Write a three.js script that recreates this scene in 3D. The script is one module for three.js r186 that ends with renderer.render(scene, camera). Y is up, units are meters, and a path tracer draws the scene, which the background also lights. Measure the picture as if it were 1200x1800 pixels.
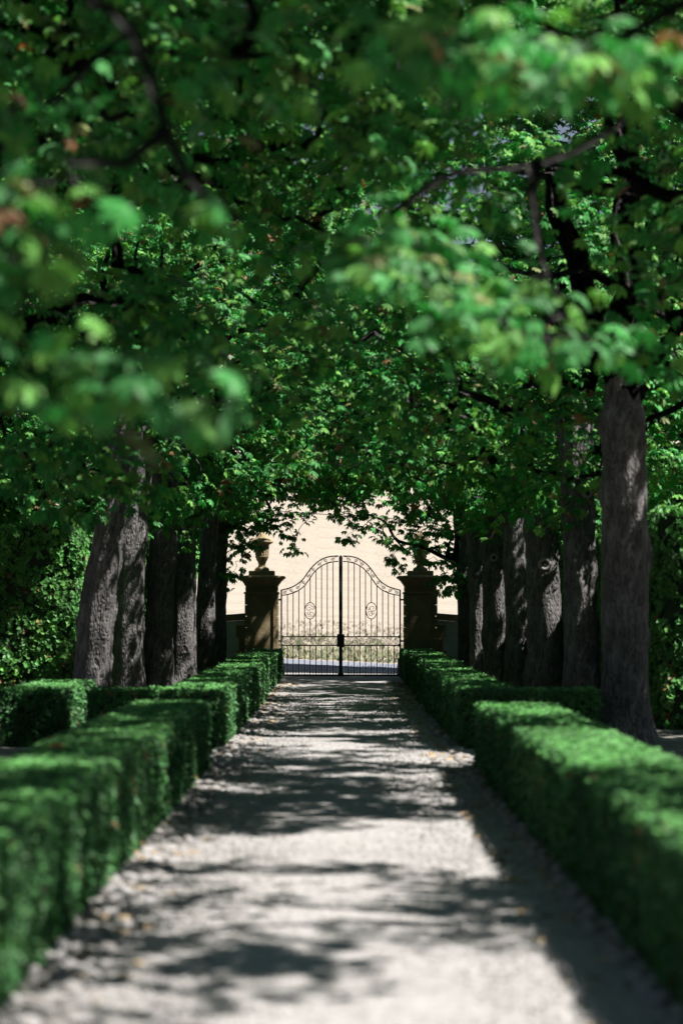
import * as THREE from 'three';
import { ImprovedNoise } from 'three/addons/math/ImprovedNoise.js';
import { mergeGeometries } from 'three/addons/utils/BufferGeometryUtils.js';

// ------------------------------------------------------------------ camera, sky, sun, exposure
const scene = new THREE.Scene();
const EYE = 1.71, F = 4250;                        // eye height; focal length in photograph pixels (85 mm on 36 mm)
const camera = new THREE.PerspectiveCamera(23.9, 682 / 1024, 0.3, 2000);
camera.filmGauge = 36;
camera.position.set(0, EYE, 0);
camera.lookAt(0, EYE + 4.165, -100);
camera.focus = 60; camera.userData.fStop = 1.4;

const SUN = new THREE.Vector3(0.55, 0.90, 0.19).normalize();
{
  const W = 128, H = 64, data = new Float32Array(W * H * 4);
  for (let j = 0; j < H; j++) for (let i = 0; i < W; i++) {
    const el = ((j + 0.5) / H - 0.5) * Math.PI, az = ((i + 0.5) / W - 0.5) * 2 * Math.PI;
    const dir = new THREE.Vector3(Math.cos(el) * Math.cos(az), Math.sin(el), Math.cos(el) * Math.sin(az));
    const t = Math.pow(1 - Math.max(0, Math.sin(el)), 3), g = Math.pow(Math.max(0, dir.dot(SUN)), 12) * 0.25;
    const s = (el < 0 ? 0.35 : 1) * 0.36, k = (j * W + i) * 4;
    data[k] = s * (0.13 + 0.22 * t + g); data[k + 1] = s * (0.19 + 0.21 * t + g); data[k + 2] = s * (0.31 + 0.17 * t + g * 0.95); data[k + 3] = 1;
  }
  const sky = new THREE.DataTexture(data, W, H, THREE.RGBAFormat, THREE.FloatType);
  sky.mapping = THREE.EquirectangularReflectionMapping; sky.magFilter = THREE.LinearFilter; sky.needsUpdate = true;
  scene.background = sky; scene.environment = sky;
}
const sun = new THREE.DirectionalLight(new THREE.Color(1, 0.96, 0.905), 5);
sun.position.copy(SUN).multiplyScalar(120).add(new THREE.Vector3(0, 0, -40)); sun.target.position.set(0, 0, -40);
sun.castShadow = true; sun.shadow.mapSize.set(4096, 4096);
Object.assign(sun.shadow.camera, { left: -60, right: 60, top: 60, bottom: -60, near: 1, far: 300 });
scene.add(sun, sun.target);
const renderer = new THREE.WebGLRenderer({ antialias: true });
renderer.toneMapping = THREE.LinearToneMapping; renderer.toneMappingExposure = 2.55; renderer.shadowMap.enabled = true;

// ------------------------------------------------------------------ helpers
function rng(seed) { let a = seed >>> 0; return () => { a = (a + 0x6D2B79F5) | 0; let t = Math.imul(a ^ (a >>> 15), 1 | a); t = (t + Math.imul(t ^ (t >>> 7), 61 | t)) ^ t; return ((t ^ (t >>> 14)) >>> 0) / 4294967296; }; }
const PN = new ImprovedNoise(), noise = (x, y, z) => PN.noise(x + 311.7, y + 127.1, z + 74.7);
const V = (x, y, z) => new THREE.Vector3(x, y, z), lerp = THREE.MathUtils.lerp, clamp = THREE.MathUtils.clamp, smooth = (a, b, t) => THREE.MathUtils.smoothstep(t, a, b);
const rad = THREE.MathUtils.degToRad;
const X = (px, d) => (px - 600) * d / F;            // photograph column at distance d -> metres across
const used = {};
function numbered(n) { used[n] = (used[n] ?? -1) + 1; return used[n] ? `${n}_${String(used[n]).padStart(3, '0')}` : n; }
function tag(o, label, category, group) { if (label) o.userData.label = label; if (category) o.userData.category = category; if (group) o.userData.group = group; return o; }
function thing(name, label, category, pos = [0, 0, 0], group) { const o = new THREE.Group(); o.name = numbered(name); o.position.set(...pos); scene.add(o); return tag(o, label, category, group); }
function part(name, geo, mat, parent, kind) {
  const m = new THREE.Mesh(Array.isArray(geo) ? merge(geo) : geo, mat); m.name = parent === scene ? numbered(name) : name;
  m.castShadow = m.receiveShadow = true; if (kind) m.userData.kind = kind; parent.add(m); return m;
}
function merge(list) { return mergeGeometries(list.map((g) => { const h = g.index ? g.toNonIndexed() : g; for (const k of Object.keys(h.attributes)) if (!['position', 'normal', 'uv'].includes(k)) h.deleteAttribute(k); return h; })); }
function instanced(name, geo, mat, matrices, colors, parent) {
  const m = new THREE.InstancedMesh(geo, mat, matrices.length); m.name = parent === scene ? numbered(name) : name;
  matrices.forEach((q, i) => m.setMatrixAt(i, q)); if (colors) colors.forEach((c, i) => m.setColorAt(i, c));
  m.castShadow = m.receiveShadow = true; m.userData.kind = 'stuff'; parent.add(m); return m;
}
function frame(pos, axis, up, s = 1) {               // local +Z along axis, local +Y near up
  const z = axis.clone().normalize(), x = V(0, 0, 0).crossVectors(up, z); if (x.lengthSq() < 1e-6) x.set(1, 0, 0); x.normalize();
  const y = V(0, 0, 0).crossVectors(z, x);
  return new THREE.Matrix4().makeBasis(x.multiplyScalar(s), y.multiplyScalar(s), z.multiplyScalar(s)).setPosition(pos);
}
class Tubes {                                         // collects tapering tubes, uv in metres
  constructor() { this.p = []; this.n = []; this.u = []; this.i = []; }
  add(pts, rads, sides, bump) {
    const base = this.p.length / 3, t = V(0, 0, 0), a = V(0, 0, 0), b = V(0, 0, 0); let ref = V(0.31, 0.2, 0.93), along = 0;
    for (let k = 0; k < pts.length; k++) {
      t.subVectors(pts[Math.min(k + 1, pts.length - 1)], pts[Math.max(k - 1, 0)]).normalize();
      a.crossVectors(t, ref).normalize(); b.crossVectors(a, t).normalize(); ref = b.clone();
      if (k) along += pts[k].distanceTo(pts[k - 1]);
      for (let s = 0; s <= sides; s++) {
        const w = s / sides * 2 * Math.PI, nx = a.x * Math.cos(w) + b.x * Math.sin(w), ny = a.y * Math.cos(w) + b.y * Math.sin(w), nz = a.z * Math.cos(w) + b.z * Math.sin(w);
        const r = rads[k] + (bump ? bump(pts[k], nx, nz, along) : 0);
        this.p.push(pts[k].x + nx * r, pts[k].y + ny * r, pts[k].z + nz * r); this.n.push(nx, ny, nz); this.u.push(s / sides * Math.max(1, Math.round(rads[0] * 6.3 / 0.8)) * 0.8, along);
      }
      if (k) for (let s = 0; s < sides; s++) { const q = base + (k - 1) * (sides + 1) + s; this.i.push(q, q + 1, q + sides + 1, q + 1, q + sides + 2, q + sides + 1); }
    }
    return this;
  }
  geo(recompute) {
    const g = new THREE.BufferGeometry(); g.setAttribute('position', new THREE.Float32BufferAttribute(this.p, 3)); g.setAttribute('normal', new THREE.Float32BufferAttribute(this.n, 3)); g.setAttribute('uv', new THREE.Float32BufferAttribute(this.u, 2)); g.setIndex(this.i);
    if (recompute) g.computeVertexNormals(); return g;
  }
}
const spline = (pts, n) => new THREE.CatmullRomCurve3(pts, false, 'centripetal').getPoints(n);
// tileable noise textures
function lattice(seed, n, m = n) { const r = rng(seed), a = new Float32Array(n * m); for (let i = 0; i < a.length; i++) a[i] = r(); return (x, y) => { const xi = Math.floor(x), yi = Math.floor(y), fx = x - xi, fy = y - yi, sx = fx * fx * (3 - 2 * fx), sy = fy * fy * (3 - 2 * fy), q = (i, j) => a[((j % m) + m) % m * n + ((i % n) + n) % n]; return lerp(lerp(q(xi, yi), q(xi + 1, yi), sx), lerp(q(xi, yi + 1), q(xi + 1, yi + 1), sx), sy); }; }
function tex(w, h, f, rep, srgb) {                    // f(u, v) -> [r, g, b] in 0..1 (linear values are stored as sRGB when srgb)
  const d = new Uint8Array(w * h * 4), e = (c) => Math.round(255 * clamp(srgb ? (c <= 0.0031308 ? 12.92 * c : 1.055 * Math.pow(c, 1 / 2.4) - 0.055) : c, 0, 1));
  for (let j = 0; j < h; j++) for (let i = 0; i < w; i++) { const c = f(i / w, j / h), k = (j * w + i) * 4; d[k] = e(c[0]); d[k + 1] = e(c[1]); d[k + 2] = e(c[2]); d[k + 3] = 255; }
  const t = new THREE.DataTexture(d, w, h); t.magFilter = THREE.LinearFilter; t.minFilter = THREE.LinearFilter; t.wrapS = t.wrapT = THREE.RepeatWrapping; t.repeat.set(...rep); if (srgb) t.colorSpace = THREE.SRGBColorSpace; t.needsUpdate = true; return t;
}
function fbm(seed, n0, oct) { const L = []; for (let o = 0; o < oct; o++) L.push(lattice(seed + o, n0 << o)); return (u, v) => { let s = 0, a = 0.5, t = 0; for (let o = 0; o < oct; o++) { s += a * L[o](u * (n0 << o), v * (n0 << o)); t += a; a *= 0.55; } return s / t; }; }
const std = (o) => new THREE.MeshStandardMaterial({ roughness: 0.9, ...o });
const rgb = (r, g, b) => new THREE.Color().setRGB(r, g, b);

// ------------------------------------------------------------------ materials
const M = {};
{
  const a = fbm(11, 4, 7), b = fbm(31, 64, 3), c = fbm(41, 3, 3);
  M.gravel = std({ map: tex(1024, 1024, (u, v) => { const k = 0.62 + 0.3 * a(u, v) + 0.5 * (b(u, v) - 0.5) + 0.3 * (c(u, v) - 0.5); return [0.33 * k, 0.314 * k, 0.306 * k]; }, [1 / 3, 1 / 3], true), bumpMap: tex(512, 512, (u, v) => { const k = b(u, v); return [k, k, k]; }, [1 / 1.5, 1 / 1.5]), bumpScale: 0.012 });
  M.earth = std({ map: tex(512, 512, (u, v) => { const k = 0.5 + 0.9 * (a(u, v) - 0.3) + 0.5 * (b(u, v) - 0.5), m = smooth(0.42, 0.6, c(u, v)); return [lerp(0.13, 0.27, m) * k, lerp(0.11, 0.25, m) * k, lerp(0.08, 0.23, m) * k]; }, [0.25, 0.25], true), bumpMap: tex(256, 256, (u, v) => { const k = b(u, v); return [k, k, k]; }, [1, 1]), bumpScale: 0.02 });
  M.asphalt = std({ map: tex(512, 512, (u, v) => { const k = 0.75 + 0.3 * a(u, v) + 0.4 * (b(u, v) - 0.5); return [0.16 * k, 0.172 * k, 0.21 * k]; }, [0.3, 0.3], true) });
  M.field = std({ roughness: 1, map: tex(1024, 1024, (u, v) => { const k = 0.72 + 0.3 * a(u, v) + 0.6 * (b(u, v) - 0.5); return [0.305 * k, 0.263 * k, 0.21 * k]; }, [0.2, 0.2], true), bumpMap: tex(256, 256, (u, v) => { const k = b(u, v); return [k, k, k]; }, [0.5, 0.5]), bumpScale: 0.012 });
  const r1 = lattice(51, 12, 7), r2 = lattice(52, 26, 20), r3 = fbm(53, 8, 5), r4 = fbm(61, 3, 4), r5 = fbm(67, 6, 4), r6 = lattice(71, 18, 30);
  const ridge = (u, v) => { const w = u + 0.11 * (r5(u, v) - 0.5), z = v + 0.09 * (r5(v, u) - 0.5), p = 1 - Math.abs(2 * r1(w * 12, z * 7) - 1), q = 1 - Math.abs(2 * r2(w * 26, z * 20) - 1), c = smooth(0.12, 0.3, r6(w * 18, z * 30)); return clamp((0.42 * p + 0.38 * q) * (0.55 + 0.45 * c) + 0.3 * r3(u, v), 0, 1); };
  M.bark = std({ map: tex(512, 512, (u, v) => { const k = ridge(u, v), m = smooth(0.35, 0.7, r4(u, v)), s = lerp(0.25, 1.15, k * k) * (0.75 + 0.5 * m); return [0.145 * s, 0.135 * s, 0.135 * s]; }, [1 / 0.8, 1 / 1.6], true), bumpMap: tex(512, 512, (u, v) => { const k = ridge(u, v); return [k, k, k]; }, [1 / 0.8, 1 / 1.6]), bumpScale: 0.045 });
  M.twig = std({ color: rgb(0.16, 0.145, 0.135) });
  M.scar = std({ color: rgb(0.27, 0.25, 0.235) }); M.hollow = std({ color: rgb(0.02, 0.017, 0.014) });
  M.stone = std({ map: tex(512, 512, (u, v) => { const k = 0.55 + 0.75 * r3(u, v) * (0.6 + 0.6 * r4(u, v)) + 0.3 * (b(u, v) - 0.5); return [0.29 * k, 0.22 * k, 0.125 * k]; }, [0.8, 0.8], true), bumpMap: tex(256, 256, (u, v) => { const k = 0.6 * r3(u, v) + 0.4 * b(u, v); return [k, k, k]; }, [0.8, 0.8]), bumpScale: 0.012 });
  M.plaster = std({ map: tex(512, 512, (u, v) => { const k = 0.7 + 0.5 * r3(u, v) * (0.5 + r4(u, v)); return [0.55 * k, 0.56 * k, 0.55 * k]; }, [0.5, 0.5], true) });
  M.iron = std({ color: rgb(0.016, 0.018, 0.018), roughness: 0.55, metalness: 0.2 });
  M.cobble = [0, 1, 2, 3].map((k) => std({ color: rgb(0.19 + 0.03 * k, 0.178 + 0.03 * k, 0.166 + 0.033 * k), roughness: 0.8, bumpMap: M.stone.bumpMap, bumpScale: 0.01 }));
  M.pebble = std({ color: rgb(1, 1, 1) });
  const leaf = { color: rgb(1, 1, 1), roughness: 0.95, transmission: 0.35, thickness: 0, clearcoat: 0.32, clearcoatRoughness: 0.42, side: THREE.DoubleSide, specularIntensity: 0.6 };
  M.leaf = new THREE.MeshPhysicalMaterial({ ...leaf, vertexColors: true });
  M.box_leaf = new THREE.MeshPhysicalMaterial({ ...leaf, transmission: 0.25 });
  M.ivy = new THREE.MeshPhysicalMaterial({ ...leaf, transmission: 0.4 });
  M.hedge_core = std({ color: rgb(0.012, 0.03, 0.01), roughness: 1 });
  M.grass = std({ color: rgb(1, 1, 1), side: THREE.DoubleSide, roughness: 1 });
  M.dead_leaf = std({ color: rgb(0.42, 0.13, 0.04), side: THREE.DoubleSide });
  M.wire = std({ color: rgb(0.12, 0.12, 0.12) });
}

// ------------------------------------------------------------------ the ground, the road, the hill
function height(x, d) {
  const t = smooth(67, 75, d); let h = -0.045 * clamp(x, -14, 14) * t;
  const e = Math.max(0, d - 87); h += e < 60 ? 0.00075 * e * e + 0.055 * e : 6.0 + 0.155 * (e - 60);
  if (d > 95) h += (noise(x * 0.02, d * 0.02, 3) * 2.2 + noise(x * 0.006, d * 0.006, 9) * 6) * smooth(95, 220, d);
  return h;
}
function sheet(name, x0, x1, d0, d1, nx, nd, f, mat) {
  const g = new THREE.PlaneGeometry(1, 1, nx, nd), p = g.attributes.position, uv = g.attributes.uv;
  for (let i = 0; i < p.count; i++) { const x = lerp(x0, x1, p.getX(i) + 0.5), d = lerp(d0, d1, p.getY(i) + 0.5); p.setXYZ(i, x, f(x, d), -d); uv.setXY(i, x, d); }
  g.computeVertexNormals(); return part(name, g, mat, scene, 'structure');
}
sheet('ground', -300, 300, -120, 67.02, 12, 12, () => 0, M.earth);
sheet('hill', -320, 320, 67, 560, 128, 240, (x, d) => height(x, d), M.field);
const path = sheet('path', -1.75, 1.75, -6, 67, 14, 290, (x, d) => 0.006 + 0.012 * (0.5 + 0.5 * noise(x * 1.3, d * 0.9, 1)) + 0.014 * (1 - (x / 1.75) ** 2) - 0.006 * Math.exp(-(((Math.abs(x) - 0.75) / 0.25) ** 2)), M.gravel);
sheet('forecourt', -5, 5, 67.03, 74.5, 20, 14, (x, d) => height(x, d) + 0.012, M.gravel);
sheet('road', -120, 120, 74.5, 85.5, 120, 10, (x, d) => height(x, d) + 0.02 - 0.0008 * (d - 80) ** 2, M.asphalt);

// ------------------------------------------------------------------ leaves
function palmate(seed) {
  const r = rng(seed), p = [], c = [], idx = []; const angs = [0, 38, -38, 76, -78, 124, -122];
  angs.forEach((deg, k) => {
    const len = [0.17, 0.16, 0.158, 0.132, 0.13, 0.09, 0.088][k] * (0.9 + 0.2 * r()), w = len * (0.2 + 0.05 * r()), a = rad(deg + 8 * (r() - 0.5)), sa = Math.sin(a), ca = Math.cos(a), dr = 0.25 + 0.55 * r(), t = 0.85 + 0.3 * r();
    const P = [[0, 0.005, 0], [-w * 0.55, 0.012, 0.38 * len], [w * 0.55, 0.012, 0.38 * len], [0, -0.02 * dr, 0.4 * len], [-w, -0.18 * dr * len, 0.7 * len], [w, -0.18 * dr * len, 0.7 * len], [0, -0.3 * dr * len - 0.008, 0.7 * len], [0, -0.75 * dr * len, len]], b0 = p.length / 3;
    for (const [x, y, z] of P) { p.push(x * ca + z * sa, y, z * ca - x * sa); const tip = z / len; c.push(t * (1 + 0.25 * tip * (k % 3 === 1)), t, t * (1 - 0.1 * tip)); }
    idx.push(...[0, 1, 3, 0, 3, 2, 1, 4, 6, 1, 6, 3, 3, 6, 5, 3, 5, 2, 4, 7, 6, 6, 7, 5].map((q) => q + b0));
  });
  const g = new THREE.BufferGeometry(); g.setAttribute('position', new THREE.Float32BufferAttribute(p, 3)); g.setAttribute('color', new THREE.Float32BufferAttribute(c, 3)); g.setIndex(idx); g.computeVertexNormals(); return g;
}
const LEAF = palmate(5);
function leafColor(r, rust) {
  const q = r(), k = 0.5 + 0.75 * r();
  if (q < rust * 0.4) return rgb(0.24 * k, 0.12 * k, 0.035 * k);
  if (q < rust * 2) return rgb(0.15 * k, 0.19 * k, 0.05 * k);
  return q < 0.4 ? rgb(0.115 * k, 0.36 * k, 0.045 * k) : rgb(0.027 * k, 0.26 * k, 0.036 * k);
}

// ------------------------------------------------------------------ trees
const GAPS = [[4.5, 5.8, 34.4, 38.5, 1.8], [3.5, 4.4, 36.6, 39, 1.4], [3.4, 4.2, 41.6, 44, 2.0], [3.0, 3.8, 50.6, 52.6, 2.2], [2.9, 3.6, 55.5, 57.5, 1.6], [-4.2, -3.5, 43.8, 46, 1.6], [-3.8, -3.1, 52.4, 54.6, 2], [-3.6, -3, 56, 58.5, 1.5], [-0.3, 2.1, 12.2, 15.2, 3.1], [-1.6, 1.6, 16.4, 18.1, 0], [-0.1, 1.3, 9.4, 12.2, 0], [-1.4, 2.8, 48, 56, 5.6], [-1.4, 3.4, 40, 47, 5.6], [-5.8, -4.3, 42.5, 46.5, 1.9], [-4.2, -3.4, 39, 41, 2], [0.3, 1.8, 9.8, 11.6, 4.3]];   // openings in the canopy: a patch at height h that the sun reaches
function inGap(x, y, d) { for (const [x0, x1, d0, d1, h] of GAPS) { const u = y - h, a = x - u * SUN.x / SUN.y, b = d + u * SUN.z / SUN.y; if (u > 0.9 && a > x0 && a < x1 && b > d0 && b < d1) return true; } return false; }
function archMin(x, d) { const top = lerp(3.35, 4.22, smooth(8, 62, d)); return Math.abs(x) < 3.3 ? top - 0.085 * x * x : 2.9; }
function wander(a, b, n, amp, r, sag = 0) {           // a gnarled line from a to b
  const out = [], L = a.distanceTo(b), s1 = r() * 50, s2 = r() * 50;
  for (let i = 0; i <= n; i++) { const t = i / n, e = Math.sin(Math.PI * t) * amp * L; const p = a.clone().lerp(b, t); p.x += noise(t * 2.3, s1, 0) * e; p.y += noise(t * 2.3, s2, 5) * e + sag * L * Math.sin(Math.PI * t); p.z += noise(t * 2.3, s1, 9) * e; out.push(p); }
  return out;
}
function tree(o) {                                    // x, d, r (trunk radius), fork, lean, limbs, crown {c, r, n}, extra points, label
  const R = rng(o.seed), base = V(o.x, 0, -o.d), side = Math.sign(o.x) || 1;
  const root = thing(o.name ?? 'chestnut_tree', o.label, 'tree', [o.x, 0, -o.d], o.group); const inv = base.clone().negate();
  const forkTop = V((o.lean?.[0] ?? -side * 0.25), o.fork ?? 4, (o.lean?.[1] ?? 0.0));
  // trunk
  const tp = spline([V(0, -0.15, 0), V(forkTop.x * 0.12, o.fork * 0.3, forkTop.z * 0.2), V(forkTop.x * 0.55, o.fork * 0.68, forkTop.z * 0.6), forkTop, forkTop.clone().add(V(forkTop.x * 0.3, 0.7, 0.1))], 46);
  const tr = tp.map((p) => { const t = clamp(p.y / o.fork, 0, 1.2); return o.r * (1 - 0.22 * t + 0.45 * Math.exp(-Math.max(0, p.y) / 0.28) + 0.12 * Math.exp(-(((t - 0.97) / 0.12) ** 2))) * (t > 1 ? 1 - (t - 1) * 2.2 : 1); });
  const sd = o.seed * 7.3, trunk = new Tubes().add(tp, tr, 30, (p, nx, nz) => {
    const root_ = Math.exp(-Math.max(0, p.y) / 0.4), lobes = 0.24 * noise(nx * 1.4 + sd, p.y * 0.35, nz * 1.4) + 0.14 * root_ * Math.max(0, noise(nx * 2.6 + sd, 3, nz * 2.6));
    const rdg = 1 - Math.abs(noise(nx * 5.5 + sd, p.y * 1.1, nz * 5.5)) * 2, knob = Math.max(0, noise(nx * 2 + sd, p.y * 1.6, nz * 2) - 0.3);
    return o.r * (lobes + 0.7 * knob) + 0.022 * rdg + 0.012 * noise(nx * 12, p.y * 5, nz * 12 + sd); });
  part('trunk', trunk.geo(true), M.bark, root);
  for (const [h, az, q] of o.scars ?? []) {            // healed branch scars: a raised ring round a dark hollow
    const k = clamp(Math.round(h / o.fork * 40), 1, 44), n = V(Math.sin(az), 0, Math.cos(az)), at = tp[k].clone().addScaledVector(n, tr[k] * 1.03);
    const ring = part('branch_scar', new THREE.TorusGeometry(q, q * 0.42, 8, 18), M.scar, root); ring.position.copy(at); ring.lookAt(at.clone().add(n).add(base)); ring.rotation.set(0, az, 0);
    const hole = part('hollow', new THREE.CylinderGeometry(q * 0.75, q * 0.6, 0.06, 14).rotateX(Math.PI / 2), M.hollow, ring); hole.position.z = -0.005;
  }
  // limbs: thick curves from the fork; every crown point is then joined to the nearest wood by a twig
  const nodes = [], limbs = [];
  const lims = o.limbs ?? [[-side * 2.6, 2.2, 0.9], [-side * 1.5, 3.6, -1.0], [side * 1.6, 3.0, 0.7], [side * 0.4, 4.2, -1.1], [-side * 2.4, 1.4, -1.3]];
  lims.forEach((L, li) => {
    const a = tp[Math.round(lerp(38, 44, R()))].clone(), pts = L[0].isVector3 ? [a, ...L] : [a, a.clone().lerp(forkTop.clone().add(V(...L)), 0.4).add(V((R() - 0.5) * 0.5, 0.35 * R() + 0.15, (R() - 0.5) * 0.5)), forkTop.clone().add(V(...L))];
    const line = spline(pts, 22).map((p, i) => p.clone().add(V(noise(i * 0.21, li + sd, 1), noise(i * 0.21, li + sd, 4), noise(i * 0.21, li + sd, 8)).multiplyScalar(i ? 0.28 : 0)));
    const r0 = o.r * (o.limbs && li < 2 ? o.thick ?? 0.2 : lerp(0.62, 0.42, R())); limbs.push({ line, r: line.map((_, i) => lerp(r0, o.limbs && li < 2 && o.tip ? o.tip : 0.022, Math.pow(i / 22, 0.8))), kids: [] });
    line.forEach((p, i) => { if (i > 4) nodes.push({ p, limb: li, parent: -1, n: 0 }); });
  });
  const C = o.crown, pts = [];
  for (const K of [C, o.upper]) if (K) for (let tries = 0, n = pts.length + K.n; pts.length < n && tries < K.n * 40; tries++) {
    const v = V(R() * 2 - 1, R() * 2 - 1, R() * 2 - 1), l = v.length(); if (l > 1 || R() > 0.25 + l * l) continue;
    v.multiply(V(...K.r)).add(V(...K.c)); const w = v.clone().add(base);
    if (w.y < archMin(w.x, -w.z) + R() * 0.5) continue;
    if (noise(w.x * 0.55, w.y * 0.6, w.z * 0.55) < (K.gap ?? 0.0)) continue;
    if (inGap(w.x, w.y, -w.z)) continue;
    v.few = 0; v.many = K.leaves; pts.push(v);
  }
  for (const e of o.extra ?? []) { const q = e.clone().add(inv); q.few = o.few ?? 9; pts.push(q); }
  pts.sort((a, b) => a.distanceToSquared(forkTop) - b.distanceToSquared(forkTop));
  const twigs = [], mats = [], cols = [];
  for (const p of pts) {
    let best = 0, bd = 1e9; nodes.forEach((q, i) => { const e = q.p.distanceToSquared(p) + (q.p.y > p.y ? 0.3 : 0); if (e < bd) { bd = e; best = i; } });
    const from = nodes[best], line = wander(from.p, p, Math.sqrt(bd) > 1.2 ? 8 : 5, 0.45, R, 0.05);
    let b = best; while (b >= 0) { nodes[b].n++; b = nodes[b].parent; }
    twigs.push({ line, limb: from.limb, node: nodes.length }); let prev = best;
    line.forEach((q, i) => { if (i > 1) { nodes.push({ p: q, limb: from.limb, parent: prev, n: 1 }); prev = nodes.length - 1; } });
    const k = Math.round((p.few || p.many || C.leaves || 21) * (0.6 + 0.8 * R())), dir = p.clone().sub(line[line.length - 3]).normalize();
    for (let i = 0; i < k; i++) {
      const t = R(), at = (t < 0.6 ? p : line[line.length - 2]).clone().lerp(line[Math.max(0, line.length - 4)], t < 0.6 ? 0.15 * R() : R() * 0.7), az = R() * 6.283, out = V(Math.cos(az), 0.1 - 1.0 * R(), Math.sin(az)).addScaledVector(dir, 0.5).normalize();
      at.addScaledVector(out, 0.06 + 0.16 * R()).add(V(R() - 0.5, (R() - 0.5) * (p.few ? 0.25 : 0.7), R() - 0.5).multiplyScalar(p.few ? o.spread ?? 0.62 : 0.5));
      mats.push(frame(at, out, V((R() - 0.5) * 1.2 + 0.3, 1, (R() - 0.5) * 1.2 + (p.few ? 0.4 : 0.2)), (0.75 + 0.5 * R()) * (C.size ?? 0.72))); cols.push(leafColor(R, o.rust ?? 0.05));
    }
  }
  limbs.forEach((L, li) => {
    const t = new Tubes().add(L.line, L.r, 9, (p, nx, nz) => 0.12 * L.r[4] * noise(p.x * 4 + nx * 2, p.y * 4, p.z * 4 + nz * 2));
    for (const w of twigs) if (w.limb === li) { const n = nodes[w.node]?.n ?? 1, r0 = Math.min(0.09, 0.0065 * Math.pow(n + 1, 0.6)); t.add(w.line, w.line.map((_, i) => lerp(r0, 0.0045, i / (w.line.length - 1))), r0 > 0.025 ? 6 : 4); }
    part('limb', t.geo(), M.bark, root);
  });
  instanced('crown', LEAF, M.leaf, mats, cols, root);
  return root;
}
const E = (px, py, d) => V(X(px, d), EYE + (1077 - py) * d / F, -d);   // a photograph pixel at distance d
const rowL = 'chestnut trees in the left row', rowR = 'chestnut trees in the right row', over = 'chestnut trees overhanging the near path';
const crownFor = (side, n, extra = {}) => ({ c: [-side * 1.1, 7.2, 0], r: [4.6, 4.4, 3.3], n, ...extra });
// left row, seen trunks
[[163, 40, 0.3, 4.3, [0.5, 0.2], 'pale leaning chestnut trunk beside the ivy-covered hedge, nearest in the left row'],
 [226, 45, 0.285, 4.5, [0.15, 0], 'dark chestnut trunk lit along its right edge, second in the left row'],
 [281, 49.5, 0.27, 4.6, [0.1, 0.1], 'straight chestnut trunk just right of the bright ivy strip in the left row'],
 [321, 53.5, 0.285, 4.7, [0.05, -0.1], 'thick rough-barked chestnut trunk in the left row with a pale scar high up', [[3.1, 0.5, 0.11]]],
 [358, 57.5, 0.215, 4.8, [0.2, 0.1], 'slim pale chestnut trunk, second from the left gate pillar'],
 [384, 61, 0.18, 4.2, [0.05, 0], 'thin dark chestnut trunk against the cream hill, nearest the left gate pillar']]
  .forEach(([px, d, r, fork, lean, label, scars], i) => tree({ seed: 100 + i, x: X(px, d), d, r, fork, lean, label, group: rowL, scars, rust: 0.03, crown: crownFor(-1, i === 5 ? 260 : 290, i === 5 ? { c: [1.2, 6.8, 0.2], r: [3.6, 3.7, 2.8] } : {}), few: 15, spread: 0.42, extra: i === 5 ? [[408, 950], [424, 972], [412, 1004], [440, 955], [470, 900], [498, 915], [514, 940], [450, 905], [480, 925], [430, 905], [402, 1010], [410, 890], [518, 966], [540, 905], [395, 925], [455, 885], [505, 890], [420, 905], [400, 900], [460, 920], [435, 930], [490, 900], [415, 925], [398, 980], [400, 1030], [525, 900]].map(([a, b], k) => E(a, b, 60.6 + 0.12 * (k % 9))) : undefined }));
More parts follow.
